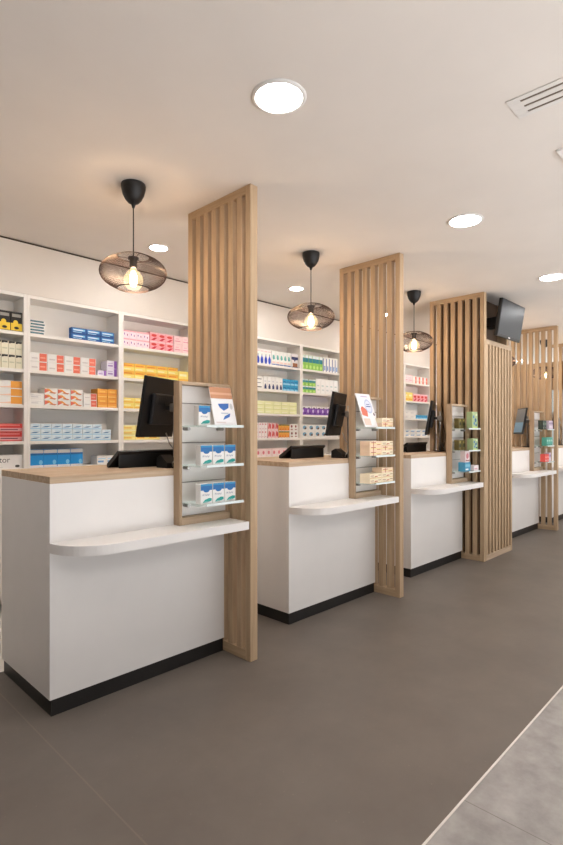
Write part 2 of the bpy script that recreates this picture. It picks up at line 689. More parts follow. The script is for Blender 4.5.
DL = [(1.569, 1.54, 'large round ceiling light nearest the viewer, left of the air vent'),
      (3.353, 1.545, 'round ceiling light in front of the second slat screen'),
      (5.129, 1.54, 'round ceiling light at the right edge beside the television')]
d0 = make_down(DL[0][2], 0.098, M_down, grp='large round ceiling lights')
d0.location = (DL[0][0], DL[0][1], H)
for x, y, l in DL[1:]:
    dup(d0, (x, y, H), l)
for x, y in ((-0.21, 1.54), (6.91, 1.54), (8.69, 1.54), (10.4, 1.9), (10.4, 0.9),  # row carried on out of view; end-wall pair added to brighten that wall
             (0.7, -0.9), (2.5, -1.3), (4.3, -0.9), (6.1, -0.9), (7.9, -0.9), (9.7, -0.9)):
    dup(d0, (x, y, H), 'round ceiling light of the entrance area, out of the picture')
SLb = [(2.205, 3.46, 'small round ceiling light beside the nearest pendant lamp, close to the first slat screen'),
       (3.78, 3.47, 'small round ceiling light left of the second pendant lamp')]
s0 = make_down(SLb[0][2], 0.064, M_small, grp='small round ceiling lights above the staff aisle')
s0.location = (SLb[0][0], SLb[0][1], H)
dup(s0, (SLb[1][0], SLb[1][1], H), SLb[1][2])
for x, y in ((-0.7, 3.47), (0.63, 3.47), (5.36, 3.47), (6.94, 3.47), (8.52, 3.47), (9.75, 3.8), (10.7, 3.8)):  # aisle row carried on; last pair added to light the far bulkhead
    dup(s0, (x, y, H), 'small round ceiling light of the staff aisle, out of the picture')

# pale unlit fitting cut by the right edge
t = thing('ceiling_panel', 'pale square ceiling panel cut by the right edge below the vent', 'panel', (2.83, 0.83, H))
b = MB(); b.box(0, 0.3, -0.3, 0, -0.012, 0, M_paper, 0.002, 1); b.build('frame', t)
b = MB(); b.box(0.02, 0.28, -0.28, -0.02, -0.0135, -0.0125, M_paper); b.build('cover', t)

# air vent: plate with three slots
t = thing('ceiling_vent', 'linear air vent with three dark slots in the ceiling', 'vent', (2.352, 0.866, H))
b = MB()
xs = [-0.082, -0.054, -0.041, -0.0075, 0.0055, 0.039, 0.052, 0.080]
for a, c in zip(xs[0::2], xs[1::2]):
    b.box(a, c, -1.25, 0, -0.0035, 0, M_vent, 0.001, 1)
b.box(-0.082, 0.080, -0.048, 0.0, -0.0033, -0.0002, M_vent)
b.box(-0.082, 0.080, -1.25, -1.19, -0.0033, -0.0002, M_vent)
b.build('plate', t)
for a, c in zip(xs[1:-1:2], xs[2:-1:2]):
    b = MB(); b.box(a + 0.0003, c - 0.0003, -1.19, -0.0485, -0.002, 0, M_slot); b.build('slot', t)

# ------------------------------------------------------------------ shelving
UP = 0.7622
U0 = 1.4545 - UP
ZSH = [1.042, 1.242, 1.513, 1.776, 2.05]      # tops of the base and of the four shelves
BAY = ['bay at the left edge', 'bay left of the nearest monitor', 'bay behind the nearest monitor',
       'bay hidden behind the first slat screen', 'bay right of the first slat screen',
       'bay behind the second monitor', 'bay hidden behind the second slat screen', 'hidden bay beyond the second slat screen',
       'bay right of the second slat screen', 'bay behind the slatted column', 'bay beyond the slatted column']
BAYK = {}


def make_bay(i, lab):
    t = thing('shelf_unit', 'white shelving ' + lab, 'shelving', (U0 + i * UP, YS, 0), 0, 'white shelving bays along the back wall')
    D = 4.275 - YS
    for s in (0, 1):
        b = MB(); x = s * (UP - 0.0232)
        b.box(x + 0.0002, x + 0.0230, 0, D, 0, 2.334, M_shelf, 0.001, 1)
        b.build('side_panel', t)
    b = MB(); b.box(0.0235, UP - 0.0235, D - 0.012, D, 0.1, 2.334, M_shelf); b.build('back_panel', t)
    for z in ZSH[1:]:
        b = MB(); b.box(0.0235, UP - 0.0235, 0.004, D - 0.0125, z - 0.024, z, M_shelf, 0.001, 1); b.build('shelf', t)
    b = MB(); b.box(0.0235, UP - 0.0235, 0.002, D - 0.0125, 2.309, 2.334, M_shelf); b.build('top_board', t)
    b = MB(); b.box(0.0235, UP - 0.0235, 0.002, D - 0.0125, ZSH[0] - 0.03, ZSH[0], M_shelf, 0.001, 1); b.build('base_top', t)
    for s in (0, 1):
        b = MB(); x = 0.0245 + s * (UP / 2 - 0.0235)
        b.box(x, x + UP / 2 - 0.0265, 0.002, 0.02, 0.1, ZSH[0] - 0.032, M_shelf, 0.001, 1)
        d = b.build('door', t)
        b = MB(); hx = x + (UP / 2 - 0.065 if s == 0 else 0.03)
        b.box(hx, hx + 0.01, -0.02, 0.002, 0.75, 0.9, M_steel, 0.002, 1); b.build('handle', d)
    return t


bay0 = make_bay(0, BAY[0])
for i in range(1, 11):
    dup(bay0, (U0 + i * UP, YS, 0), 'white shelving ' + BAY[i])

# ------------------------------------------------------------------ cartons
def pm(rgb):
    return mat('print_%d_%d_%d' % rgb, rgb, 0.55, noise=0.02, nscale=25)


W = (240, 238, 234); BK = (28, 26, 26); YE = (240, 204, 60); CR = (236, 230, 206); OR = (240, 166, 66); RD = (218, 66, 60)
CO = (232, 116, 92); PK = (240, 176, 186); LB = (176, 216, 240); MB_ = (64, 150, 214); DB = (36, 92, 160); TE = (36, 132, 148)
GN = (128, 204, 92); PU = (112, 62, 160); LI = (214, 196, 226); NA = (38, 52, 104); BR = (150, 96, 62); GR = (178, 178, 178)
LM = (238, 240, 186); LY = (248, 226, 122); AM = (244, 186, 70); RO = (236, 112, 128); MA = (128, 44, 56); CY = (48, 160, 208)
DT = (44, 92, 108); BB = (26, 150, 226)


def r(u0, v0, u1, v1, c): return ('r', u0, v0, u1, v1, c)
def e(cu, cv, ru, rv, c): return ('e', cu, cv, ru, rv, c)
def p(pts, c): return ('p', pts, c)


# style: (base colour, prints on the front, depth, phrase, carton kind)
STY = {
    'black_yellow': (BK, [r(.0, .04, 1, .42, YE), e(.42, .46, .22, .12, YE), r(.1, .74, .9, .9, (150, 148, 140)), e(.5, .18, .22, .07, BK)], .13, 'black carton with yellow lower half'),
    'cream_black': (CR, [r(.04, .86, .96, 1, BK), r(0, .82, .3, .9, BK), r(.12, .4, .88, .5, (206, 204, 178))], .13, 'cream carton with black top edge'),
    'white_orange_end': (W, [r(.76, .06, 1, .98, OR), p([(.1, .1), (.5, .16), (.76, .34), (.76, .1)], (244, 206, 180)), r(.1, .6, .5, .75, (226, 220, 216))], .14, 'long white carton with orange end'),
    'red_pink': (RD, [r(.05, .78, .95, .9, (240, 150, 150)), e(.2, .36, .16, .3, (244, 160, 104)), r(.45, .1, 1, .5, (226, 168, 170)), r(.5, .24, .9, .36, (120, 60, 72))], .14, 'long red carton with pink and orange print'),
    'white_text': ((246, 244, 242), [e(.90, .16, .05, .1, (80, 76, 74)), r(.3, .08, .6, .12, (222, 220, 220))], .15, 'white carton with grey lettering'),
    'teal_flat': (W, [r(0, .18, .9, .8, DT), r(.1, .4, .7, .55, (110, 150, 164))], .12, 'flat dark teal box'),
    'blue_label': (DB, [r(.08, .45, .92, .82, (120, 186, 226)), r(.14, .56, .8, .68, W), r(.0, .0, 1, .12, (20, 66, 128)), r(.1, .2, .7, .3, LB)], .05, 'blue carton with pale label'),
    'coral_white': (W, [r(.55, .04, .98, .96, CO), r(.6, .4, .9, .55, (244, 170, 150)), r(.1, .3, .45, .45, (214, 208, 206))], .13, 'white carton with coral right half'),
    'lilac': ((232, 226, 240), [r(.72, 0, 1, 1, (140, 90, 176)), r(.1, .25, .6, .45, (170, 140, 196)), r(.1, .6, .6, .7, (190, 172, 210))], .11, 'small lilac carton with purple end'),
    'white_grey': (W, [r(.1, .3, .6, .44, (206, 204, 206)), r(.1, .6, .8, .68, (216, 214, 214))], .12, 'plain white carton'),
    'orange_swoosh': (W, [p([(0, .1), (.4, .55), (0, .95)], CO), p([(.1, .9), (.5, .3), (.7, .3), (.35, .9)], OR), p([(.35, .2), (.8, .05), (.95, .25), (.5, .4)], (210, 130, 90))], .12, 'white carton with orange swoosh'),
    'orange': (OR, [r(.06, .1, .94, .2, (250, 204, 120)), r(.0, .46, 1, .52, (226, 130, 50)), r(.2, .6, .8, .8, (250, 196, 96))], .12, 'orange carton'),
    'sky': ((226, 240, 248), [r(.0, .0, 1, .22, LB), p([(.05, .34), (.6, .36), (.95, .6), (.4, .56)], (74, 132, 178)), r(.3, .7, .9, .86, (196, 226, 242))], .12, 'pale blue carton with blue wave'),
    'bright_blue': (BB, [r(0, .8, 1, 1, (206, 206, 206)), r(0, .68, 1, .8, (34, 104, 170)), r(0, 0, 1, .1, W), e(.8, .26, .14, .14, (130, 206, 246))], .13, 'bright blue carton with grey top'),
    'white_blue': (W, [r(.08, .2, .7, .45, (110, 160, 206)), r(.1, .6, .9, .72, LB)], .12, 'white carton with blue print'),
    'pink_dots': ((246, 224, 232), [e(.25, .5, .07, .14, PU), e(.7, .4, .07, .14, (150, 60, 110)), r(0, .82, 1, 1, PK)], .12, 'pale pink carton with purple dots'),
    'rose': ((246, 168, 176), [e(.5, .62, .36, .16, RD), p([(.1, .1), (.6, .4), (.95, .4), (.5, .05)], (206, 46, 66)), r(0, .85, 1, 1, (248, 210, 214))], .12, 'rose pink carton with red print'),
    'pale_pink': ((248, 214, 216), [r(.12, .3, .8, .42, (226, 150, 170)), r(.2, .6, .6, .7, (236, 176, 190))], .12, 'pale pink carton'),
    'amber': (LY, [r(0, .5, 1, 1, AM), r(.1, .62, .8, .76, (226, 140, 40)), r(.1, .14, .7, .28, (250, 240, 190))], .13, 'amber and yellow carton'),
    'yellow': (LY, [r(0, .1, .9, .3, AM), r(.1, .55, .7, .75, (252, 242, 190))], .12, 'yellow carton'),
    'pale_yellow': ((250, 236, 150), [r(.08, .3, .7, .5, AM), r(0, .85, 1, 1, (252, 246, 204))], .12, 'pale yellow carton'),
    'blue_drop': (W, [e(.5, .25, .38, .25, (36, 72, 190)), e(.5, .46, .14, .14, (36, 72, 190)), e(.5, .62, .08, .06, (24, 60, 70)), r(.1, .8, .9, .88, (236, 204, 206))], .11, 'white carton with blue bottle print'),
    'teal_print': ((240, 242, 238), [e(.5, .55, .3, .16, TE), p([(.2, .7), (.5, .4), (.9, .46), (.6, .74)], (120, 196, 184)), r(0, .0, 1, .1, (70, 100, 170)), r(.1, .14, .9, .26, (240, 206, 196))], .11, 'white carton with teal print'),
    'navy_photo': ((226, 224, 226), [p([(0, .6), (.4, .56), (.5, .4), (.6, .56), (1, .6), (1, .8), (0, .8)], NA), r(.2, 0, .9, .34, BR), r(0, 0, 1, .06, NA)], .11, 'carton with navy band and brown picture'),
    'white_lines': (W, [r(.1, .78, .8, .84, (90, 90, 96)), r(.1, .48, .7, .53, (120, 120, 126)), r(.2, .12, .8, .2, (70, 70, 84))], .11, 'white carton with dark text lines'),
    'navy_foot': (W, [r(.22, .04, .8, .3, NA), e(.5, .34, .18, .1, NA), r(.2, .6, .7, .66, (196, 196, 206))], .11, 'white carton with navy foot'),
    'cyan': (CY, [r(.0, .0, 1, .3, (150, 212, 240)), r(.12, .5, .6, .62, (20, 84, 150)), e(.75, .45, .12, .2, (30, 110, 180))], .11, 'cyan blue carton'),
    'pale_lime': (LM, [r(.1, .3, .75, .5, (248, 248, 220)), r(0, 0, 1, .12, (216, 220, 140))], .12, 'pale lime yellow carton'),
    'pink_spot': ((246, 236, 236), [e(.4, .78, .2, .12, (206, 90, 106)), e(.45, .2, .14, .08, (206, 140, 150))], .12, 'white carton with pink spots'),
    'red_figure': ((240, 208, 210), [p([(.1, .2), (.3, .9), (.55, .9), (.45, .2)], RD), e(.72, .5, .18, .34, (200, 40, 52))], .12, 'pink carton with red figure'),
    'orange_green': ((240, 170, 76), [r(0, .84, 1, 1, (70, 120, 70)), p([(.2, .1), (.5, .6), (.8, .1)], (226, 110, 40)), r(0, .0, 1, .1, W)], .12, 'orange carton with green edge'),
    'maroon_mark': (W, [e(.45, .66, .22, .2, MA), r(.2, .1, .7, .3, (170, 130, 130))], .12, 'white carton with maroon mark'),
    'blush': ((248, 222, 220), [e(.4, .5, .22, .24, (226, 130, 140)), r(.1, .1, .9, .2, W)], .12, 'blush pink carton'),
    'teal_green': ((150, 208, 96), [r(0, .5, 1, .8, TE), r(0, .8, 1, 1, (228, 238, 236)), e(.5, .2, .3, .12, (196, 232, 130))], .11, 'green carton with teal band'),
    'blue_stripe': (W, [r(.0, .0, .22, .9, (40, 90, 170)), r(.4, .1, .8, .4, (120, 160, 216))], .11, 'white carton with blue edge stripe'),
    'white_plain': ((244, 244, 242), [r(.2, .5, .7, .58, (196, 214, 214)), r(.25, .2, .8, .3, (216, 222, 222))], .11, 'white carton with faint grey print'),
    'purple': ((130, 80, 176), [r(0, .78, 1, 1, W), e(.3, .45, .16, .2, (216, 196, 236)), r(.5, .1, .9, .3, (90, 40, 140)), e(.5, .82, .2, .06, BK)], .11, 'purple carton with white top'),
    'round_mark': (W, [e(.5, .55, .3, .3, (120, 170, 196)), e(.62, .42, .16, .16, (110, 80, 66))], .12, 'white carton with round mark'),
}
PREP = {}
for st in STY:
    PREP[st] = None


def carton_mesh(w, d, h, base, prints, name='carton'):
    """origin: middle of the bottom edge of the front, front at y = 0"""
    b = MB()
    b.box(-w / 2, w / 2, 0, d, 0, h, pm(base), min(0.0012, h * .05), 1)
    lift = 0.0
    for q in prints:
        lift += 0.00012
        y = -0.0002 - lift
        if q[0] == 'r':
            _, u0, v0, u1, v1, c = q
            pts = [(u0, v0), (u1, v0), (u1, v1), (u0, v1)]
        elif q[0] == 'e':
            _, cu, cv, ru, rv, c = q
            pts = [(min(1, max(0, cu + ru * cos(2 * pi * i / 14))), min(1, max(0, cv + rv * sin(2 * pi * i / 14)))) for i in range(14)]
        else:
            _, pts, c = q
        b.poly([(-w / 2 + 0.001 + u * (w - 0.002), y, 0.001 + v * (h - 0.002)) for u, v in pts], pm(c))
    me = bpy.data.meshes.new(name)
    b.bm.to_mesh(me)
    b.bm.free()
    for m in b.mats:
        me.materials.append(m)
    return me


def put(name, me, loc, label, cat, group=None, rotz=0.0):
    o = bpy.data.objects.new(name, me)
    C.objects.link(o)
    o.location = loc
    o.rotation_euler = (0, 0, rotz)
    return tag(o, label, cat, group)


BLOCKS = [
    (0, 4, 1.267, 1.439, 2, 0.145, 1, 'black_yellow'), (0, 3, 1.237, 1.439, 4, 0.101, 2, 'cream_black'),
    (0, 2, 1.100, 1.438, 1, 0.058, 3, 'white_orange_end'), (0, 1, 1.130, 1.435, 1, 0.065, 2, 'red_pink'),
    (0, 0, 1.100, 1.438, 1, 0.098, 1, 'white_text'), (1, 4, 1.482, 1.600, 1, 0.022, 5, 'teal_flat'),
    (1, 4, 1.800, 2.168, 3, 0.048, 2, 'blue_label'), (1, 3, 1.482, 2.006, 4, 0.068, 2, 'coral_white'),
    (1, 3, 2.019, 2.096, 1, 0.046, 1, 'lilac'), (1, 3, 2.100, 2.192, 1, 0.067, 2, 'lilac'),
    (1, 2, 1.482, 1.588, 1, 0.046, 2, 'white_grey'), (1, 2, 1.590, 1.895, 3, 0.045, 3, 'orange_swoosh'),
    (1, 2, 1.899, 2.014, 1, 0.056, 2, 'coral_white'), (1, 2, 2.019, 2.196, 2, 0.078, 2, 'orange'),
    (1, 1, 1.482, 2.138, 8, 0.044, 3, 'sky'), (1, 0, 1.482, 1.895, 4, 0.133, 1, 'bright_blue'),
    (1, 0, 2.014, 2.184, 2, 0.070, 1, 'white_blue'), (2, 4, 2.245, 2.507, 4, 0.070, 2, 'pink_dots'),
    (2, 4, 2.512, 2.760, 3, 0.079, 2, 'rose'), (2, 4, 2.765, 2.946, 2, 0.078, 2, 'pale_pink'),
    (2, 3, 2.245, 2.810, 5, 0.065, 2, 'amber'), (2, 3, 2.815, 2.946, 1, 0.104, 1, 'yellow'),
    (2, 2, 2.245, 2.810, 5, 0.047, 2, 'yellow'), (2, 1, 2.245, 2.615, 3, 0.043, 3, 'pale_yellow'),
    (4, 4, 3.805, 4.039, 4, 0.165, 1, 'blue_drop'), (4, 4, 4.045, 4.350, 5, 0.161, 1, 'teal_print'),
    (4, 4, 4.358, 4.474, 1, 0.158, 1, 'navy_photo'), (4, 3, 3.805, 3.913, 1, 0.134, 1, 'white_lines'),
    (4, 3, 3.918, 4.215, 5, 0.143, 1, 'navy_foot'), (4, 3, 4.220, 4.474, 4, 0.067, 2, 'cyan'),
    (4, 2, 3.805, 4.455, 5, 0.045, 3, 'pale_lime'), (4, 1, 3.805, 3.974, 4, 0.086, 2, 'pink_spot'),
    (4, 1, 3.979, 4.150, 3, 0.086, 2, 'red_figure'), (4, 1, 4.155, 4.330, 4, 0.076, 2, 'orange_green'),
    (4, 1, 4.336, 4.474, 2, 0.080, 2, 'maroon_mark'), (4, 0, 3.805, 4.287, 6, 0.086, 1, 'blush'),
    (5, 4, 4.532, 4.920, 6, 0.173, 1, 'teal_green'), (5, 4, 4.928, 5.220, 5, 0.182, 1, 'blue_stripe'),
    (5, 3, 4.532, 4.790, 4, 0.082, 2, 'teal_green'), (5, 3, 4.800, 5.220, 5, 0.180, 1, 'white_plain'),
    (5, 2, 4.532, 5.080, 6, 0.103, 1, 'purple'), (5, 1, 4.532, 5.230, 6, 0.078, 2, 'round_mark'),
    (8, 4, 6.810, 7.060, 2, 0.118, 1, 'pale_pink'), (8, 4, 7.070, 7.510, 4, 0.113, 1, 'coral_white'),
    (8, 3, 6.810, 7.060, 2, 0.131, 1, 'yellow'), (8, 3, 7.070, 7.510, 4, 0.120, 1, 'rose'),
    (8, 2, 6.810, 7.150, 2, 0.062, 2, 'white_grey'), (8, 2, 7.165, 7.510, 3, 0.058, 1, 'cyan'),
    (8, 1, 6.810, 7.510, 4, 0.056, 2, 'white_blue'),
]
SHN = ['the base shelf', 'the lowest shelf', 'the second shelf', 'the third shelf', 'the top shelf']
BN = {0: 'in the left-edge bay', 1: 'left of the first monitor', 2: 'behind the first monitor', 4: 'past the first screen',
      5: 'by the second monitor', 8: 'past the second screen'}
ORD = ['leftmost', 'second', 'third', 'fourth', 'fifth', 'sixth', 'seventh', 'eighth']
for bay, s, xa, xb, nc, h, nr, st in BLOCKS:
    base, prints, dep, phrase = STY[st]
    xa = max(xa, U0 + bay * UP + 0.0245)
    xb = min(xb, U0 + (bay + 1) * UP - 0.0245)
    pitch = (xb - xa) / nc
    w = pitch - 0.0025
    me = carton_mesh(w, dep, h - 0.0006, base, prints)
    rows = {1: [''], 2: ['lower ', 'upper '], 3: ['bottom ', 'middle ', 'top ']}.get(nr, ['lowest ', 'second ', 'third ', 'fourth ', 'topmost '])
    for j in range(nr):
        for i in range(nc):
            # a few stacks are not full
            if st == 'sky' and j == 2 and i == 7:
                continue
            if st == 'white_orange_end' and False:
                continue
            jit = random.uniform(0, 0.004)
            where = SHN[s].replace('the ', '') + ' ' + BN[bay]
            if nc == 1 and nr == 1:
                lab = f'{phrase} on {where}'
            elif nc == 1:
                lab = f'{phrase}, {rows[j].strip()} of stack, {where}'
            elif nr == 1:
                lab = f'{phrase}, {ORD[i]}, {where}'
            else:
                lab = f'{phrase}, {ORD[i]} in {rows[j].strip()} row, {where}'
            if len(lab.split()) > 16:
                lab = lab.replace(' carton with ', ' carton, ').replace(' in the ', ' ')
            if len(lab.split()) > 16:
                lab = lab.replace(' shelf', '').replace(' row', '')
            xo = xa + pitch * (i + 0.5)
            dx = 0.0
            if st == 'teal_flat':
                dx = [0, .004, 0.0, .006, -.002][j] if j < 4 else 0
            put('carton', me, (xo + dx, YS + 0.026 + jit, ZSH[s] + 0.0006 + j * h), lab, 'box',
                f'{phrase}s on {where}' if nc * nr > 1 else None)


# lettering on the white carton at the left edge
def text_mesh(name, body, size, m, loc, rot, parent, extr=0.0002):
    cu = bpy.data.curves.new(name, 'FONT')
    cu.body = body
    cu.size = size
    cu.extrude = extr
    o = bpy.data.objects.new(name, cu)
    C.objects.link(o)
    dg = bpy.context.evaluated_depsgraph_get()
    me = bpy.data.meshes.new_from_object(o.evaluated_get(dg))
    bpy.data.objects.remove(o)
    me.materials.clear()
    me.materials.append(m)
    n = bpy.data.objects.new(name, me)
    C.objects.link(n)
    n.parent = parent
    n.location = loc
    n.rotation_euler = rot
    return n


for o in list(bpy.data.objects):
    if o.get('label', '').startswith('white carton with grey lettering'):
        text_mesh('lettering', 'ctor', 0.058, pm((120, 116, 114)), (-0.02, -0.0012, 0.045), (pi / 2, 0, 0), o)

# ------------------------------------------------------------------ monitors and keyboards
def make_monitor(label):
    """origin on the worktop at the foot of the pole; screen towards local +y"""
    t = thing('monitor', label, 'monitor', (0, 0, 0), 0, 'flat monitors on the counters')
    b = MB()
    b.lathe([(0, 0), (0.058, 0), (0.058, 0.008), (0.05, 0.012), (0.02, 0.014), (0, 0.014)], M_plastic, seg=28)
    b.build('stand_base', t)
    b = MB(); b.tube([(0, 0, 0.012), (0, 0, 0.42)], 0.013, M_steel, 14); b.build('stand_pole', t)
    b = MB()
    b.box(-0.022, 0.022, -0.02, 0.028, 0.325, 0.375, M_steel, 0.006)
    b.box(-0.012, 0.012, 0.02, 0.062, 0.337, 0.363, M_plastic2, 0.003)
    b.build('joint', t)
    mt = Matrix.Translation((-0.022, 0.092, 0.35)) @ Matrix.Rotation(radians(10), 4, 'X')
    b = MB()
    b.box(-0.18, 0.18, -0.004, 0.018, -0.178, 0.178, M_plastic, 0.005)
    b.xform(mt); b.build('housing', t)
    b = MB()
    b.box(-0.11, 0.11, -0.032, -0.0045, -0.10, 0.085, M_plastic2, 0.01)
    for i in range(7):
        b.box(-0.07 + i * 0.02, -0.06 + i * 0.02, -0.0332, -0.0325, 0.02, 0.075, M_plastic)
    b.xform(mt); b.build('rear_cover', t)
    b = MB()
    b.box(-0.166, 0.166, 0.0182, 0.0192, -0.155, 0.164, mat('monitor_screen', (120, 126, 132), 0.3, noise=0.03))
    b.box(-0.166, 0.166, 0.0193, 0.0196, -0.155, -0.02, mat('screen_blue', (110, 160, 196), 0.3, noise=0.05))
    b.xform(mt); b.build('screen', t)
    b = MB()
    pts = []
    for i in range(15):
        u = i / 14
        pts.append((0.02 + 0.05 * sin(u * pi), -0.028 - 0.02 * sin(u * pi), 0.30 - 0.285 * u))
    b.tube(pts, 0.0042, M_plastic, 6)
    b.tube([(-0.03, 0.045, 0.2), (-0.035, 0.02, 0.14), (-0.02, -0.02, 0.08), (0.02, -0.04, 0.03), (0.05, -0.02, 0.006)], 0.0035, M_steel, 6)
    b.build('cable', t)
    return t


ML = ['black monitor seen from behind on the nearest counter',
      'black monitor seen from behind on the second counter',
      'thin black monitor on the counter left of the slatted column',
      'monitor with grey and blue screen right of the slatted column',
      'dark monitor on the counter at the far right edge']
mp = [(1.785, 2.62), (3.44, 2.575), (5.07, 2.61), (7.375, 2.52), (8.87, 2.56)]
mrot = [24, 21, 24, 37, 20]
m0 = make_monitor(ML[0])
m0.location = (mp[0][0], mp[0][1], ZT)
m0.rotation_euler = (0, 0, radians(mrot[0]))
for k in range(1, 5):
    dup(m0, (mp[k][0], mp[k][1], ZT), ML[k], radians(mrot[k]))


def make_keyboard(label):
    """sloping keyboard, high edge towards the customers (local -y)"""
    t = thing('keyboard', label, 'keyboard', (0, 0, 0), 0, 'black keyboards on the counters')
    w = 0.20
    b = MB()
    b.prism([(-0.012, 0.094), (0.0, 0.1), (0.125, 0.022), (0.127, 0.006), (0.123, 0.0), (0.11, 0.0), (-0.002, 0.078)], -w, w, M_plastic, 'yz')
    b.build('case', t)
    b = MB()
    sl = (0.022 - 0.1) / 0.125
    for rr in range(5):
        for cc in range(14):
            y = 0.012 + rr * 0.0215
            x = -w + 0.022 + cc * 0.0263
            z = 0.1 + sl * (y + 0.010)
            b.box(x, x + 0.021, y, y + 0.017, z - 0.004, z + 0.005, M_plastic2, 0.002, 1)
    b.build('keys', t)
    b = MB()
    for x in (-0.15, 0.15):
        b.prism([(0.006, 0.0), (0.03, 0.0), (0.03, 0.062), (0.006, 0.0735)], x - 0.02, x + 0.02, M_plastic2, 'yz')
    b.prism([(0.0, 0.0), (0.006, 0.0), (0.008, 0.0725), (0.0, 0.076)], -0.19, 0.19, M_plastic, 'yz')
    b.build('stand', t)
    return t


KL = ['black sloping keyboard on the nearest counter', 'black sloping keyboard on the second counter',
      'black sloping keyboard on the counter left of the slatted column']
k0 = make_keyboard(KL[0])
k0.location = (1.655, 2.70, ZT)
dup(k0, (3.09, 2.71, ZT), KL[1])
dup(k0, (4.79, 2.72, ZT), KL[2])

def make_terminal(label):
    t = thing('card_terminal', label, 'card terminal', (0, 0, 0), 0, 'payment terminals beside the keyboards')
    b = MB()
    b.prism([(-0.05, 0.0), (0.06, 0.0), (0.06, 0.055), (0.02, 0.075), (-0.05, 0.03)], -0.036, 0.036, M_plastic, 'yz')
    b.build('case', t)
    b = MB(); b.box(-0.024, 0.024, 0.058, 0.0615, 0.012, 0.04, M_steel, 0.001, 1); b.build('paper_slot', t)
    b = MB()
    pts = [(-0.03, -0.046 - 0.012 * sin(i / 12 * pi), 0.01 + 0.07 * i / 12) for i in range(13)]
    b.tube([(0.0, -0.05, 0.012), (-0.012, -0.066, 0.03), (0.006, -0.075, 0.055), (0.024, -0.07, 0.08), (0.012, -0.06, 0.1), (0.028, -0.052, 0.07), (0.034, -0.055, 0.004)], 0.0035, M_steel, 6)
    b.build('cable', t)
    return t


t0 = make_terminal('small black card terminal with coiled grey cable behind the nearest display stand')
t0.location = (1.685, 2.55, ZT)
dup(t0, (3.265, 2.53, ZT), 'small black card terminal below the monitor on the second counter')

# ------------------------------------------------------------------ display stands on the ledges
ZG = [0.922, 1.130, 1.345]     # glass shelf tops
DX0, DX1 = -0.36, -0.0005      # relative to the end of the counter


def make_stand(label):
    t = thing('display_stand', label, 'display stand', (ENDS[0], YC, ZL), 0, 'oak display stands on the counter ledges')
    h = 1.588 - ZL
    b = MB()
    b.box(DX0, DX0 + 0.018, -0.056, -0.001, 0, h, M_woodk, 0.001, 1)
    b.box(DX0 + 0.018, DX1 - 0.002, -0.056, -0.001, h - 0.018, h, M_woodx, 0.001, 1)
    b.box(DX0 + 0.018, DX1 - 0.002, -0.056, -0.001, 0, 0.04, M_woodx, 0.001, 1)
    b.build('frame', t)
    b = MB()
    zs = [0.04, 1.03 - ZL, 1.25 - ZL, 1.47 - ZL, h - 0.018]
    for a, c in zip(zs, zs[1:]):
        b.box(DX0 + 0.018, DX1 - 0.002, -0.012, -0.002, a + 0.003, c - 0.003, M_white)
    b.box(DX0 + 0.018, DX1 - 0.002, -0.006, -0.0015, 0.04, h - 0.018, mat('groove', (150, 146, 140), 0.6, noise=0.05))
    b.build('back_panel', t)
    for z in ZG:
        zz = z - ZL
        b = MB()
        x0, x1, y0, y1 = DX0 + 0.026, DX1 - 0.022, -0.200, -0.018
        pts = [(x0, y1), (x1, y1), (x1, y0 + 0.01), (x1 - 0.01, y0), (x0 + 0.03, y0)]
        pts += [(x0 + 0.03 - 0.03 * sin(a * pi / 10), y0 + 0.03 - 0.03 * cos(a * pi / 10)) for a in range(1, 6)]
        b.prism(pts, zz - 0.008, zz, M_glass)
        s = b.build('glass_shelf', t)
        b = MB()
        b.box(x0 + 0.045, x1 - 0.002, y0 - 0.0035, y0 - 0.0003, zz - 0.011, zz + 0.004, M_edge, 0.001, 1)
        b.build('front_strip', s)
        for x in (x0 + 0.035, x1 - 0.04):
            b = MB()
            b.tube([(x, -0.013, zz - 0.018), (x, -0.06, zz - 0.018)], 0.0095, M_steel, 14)
            b.build('bracket', s)
    return t


DLb = ['oak display stand with blue and white boxes on the nearest counter ledge',
       'oak display stand with cream boxes on the second counter ledge',
       'oak display stand with green and blue packs beside the slatted column',
       'oak display stand with teal and red packs on the ledge past the column']
st0 = make_stand(DLb[0])
for k in range(1, 4):
    dup(st0, (ENDS[k], YC, ZL), DLb[k])

# boxes on the stands
TXT = (150, 160, 176)
NB = (W, [r(0, .68, 1, 1, (40, 112, 176)), e(.5, .7, .28, .13, (40, 112, 176)), r(0, .9, 1, 1, (58, 146, 196)),
          p([(.14, .44), (.2, .52), (.26, .44), (.32, .52), (.32, .47), (.26, .39), (.2, .47), (.14, .39)], TXT),
          p([(.36, .42), (.44, .5), (.52, .42), (.6, .5), (.68, .42), (.76, .5), (.76, .46), (.68, .38), (.6, .46), (.52, .38), (.44, .46), (.36, .38)], TXT),
          p([(.15, .06), (.35, .2), (.7, .28), (.95, .26), (.95, .14), (.6, .06)], (30, 160, 150)), r(.3, .08, .7, .1, (220, 236, 232))])
nb = carton_mesh(0.079, 0.045, 0.108, *NB)


def on_stand(k, me, x, y, tier, label, cat='box', group=None, z=0.0, rotz=0.0, name='carton'):
    return put(name, me, (ENDS[k] + x, YC + y, ZG[tier] + 0.0005 + z), label, cat, group, rotz)


G0 = 'blue and white boxes on the nearest display stand'
for tier, nm in ((0, 'lower'), (1, 'middle')):
    for i in range(3):
        on_stand(0, nb, -0.266 + i * 0.083, -0.172, tier,
                 f'white box with blue top and green swoosh, {["left", "middle", "right"][i]} of three on the {nm} glass shelf', group=G0)
on_stand(0, nb, -0.262, -0.150, 2, 'white box with blue top, alone beside the leaflet on the upper glass shelf', group=G0)


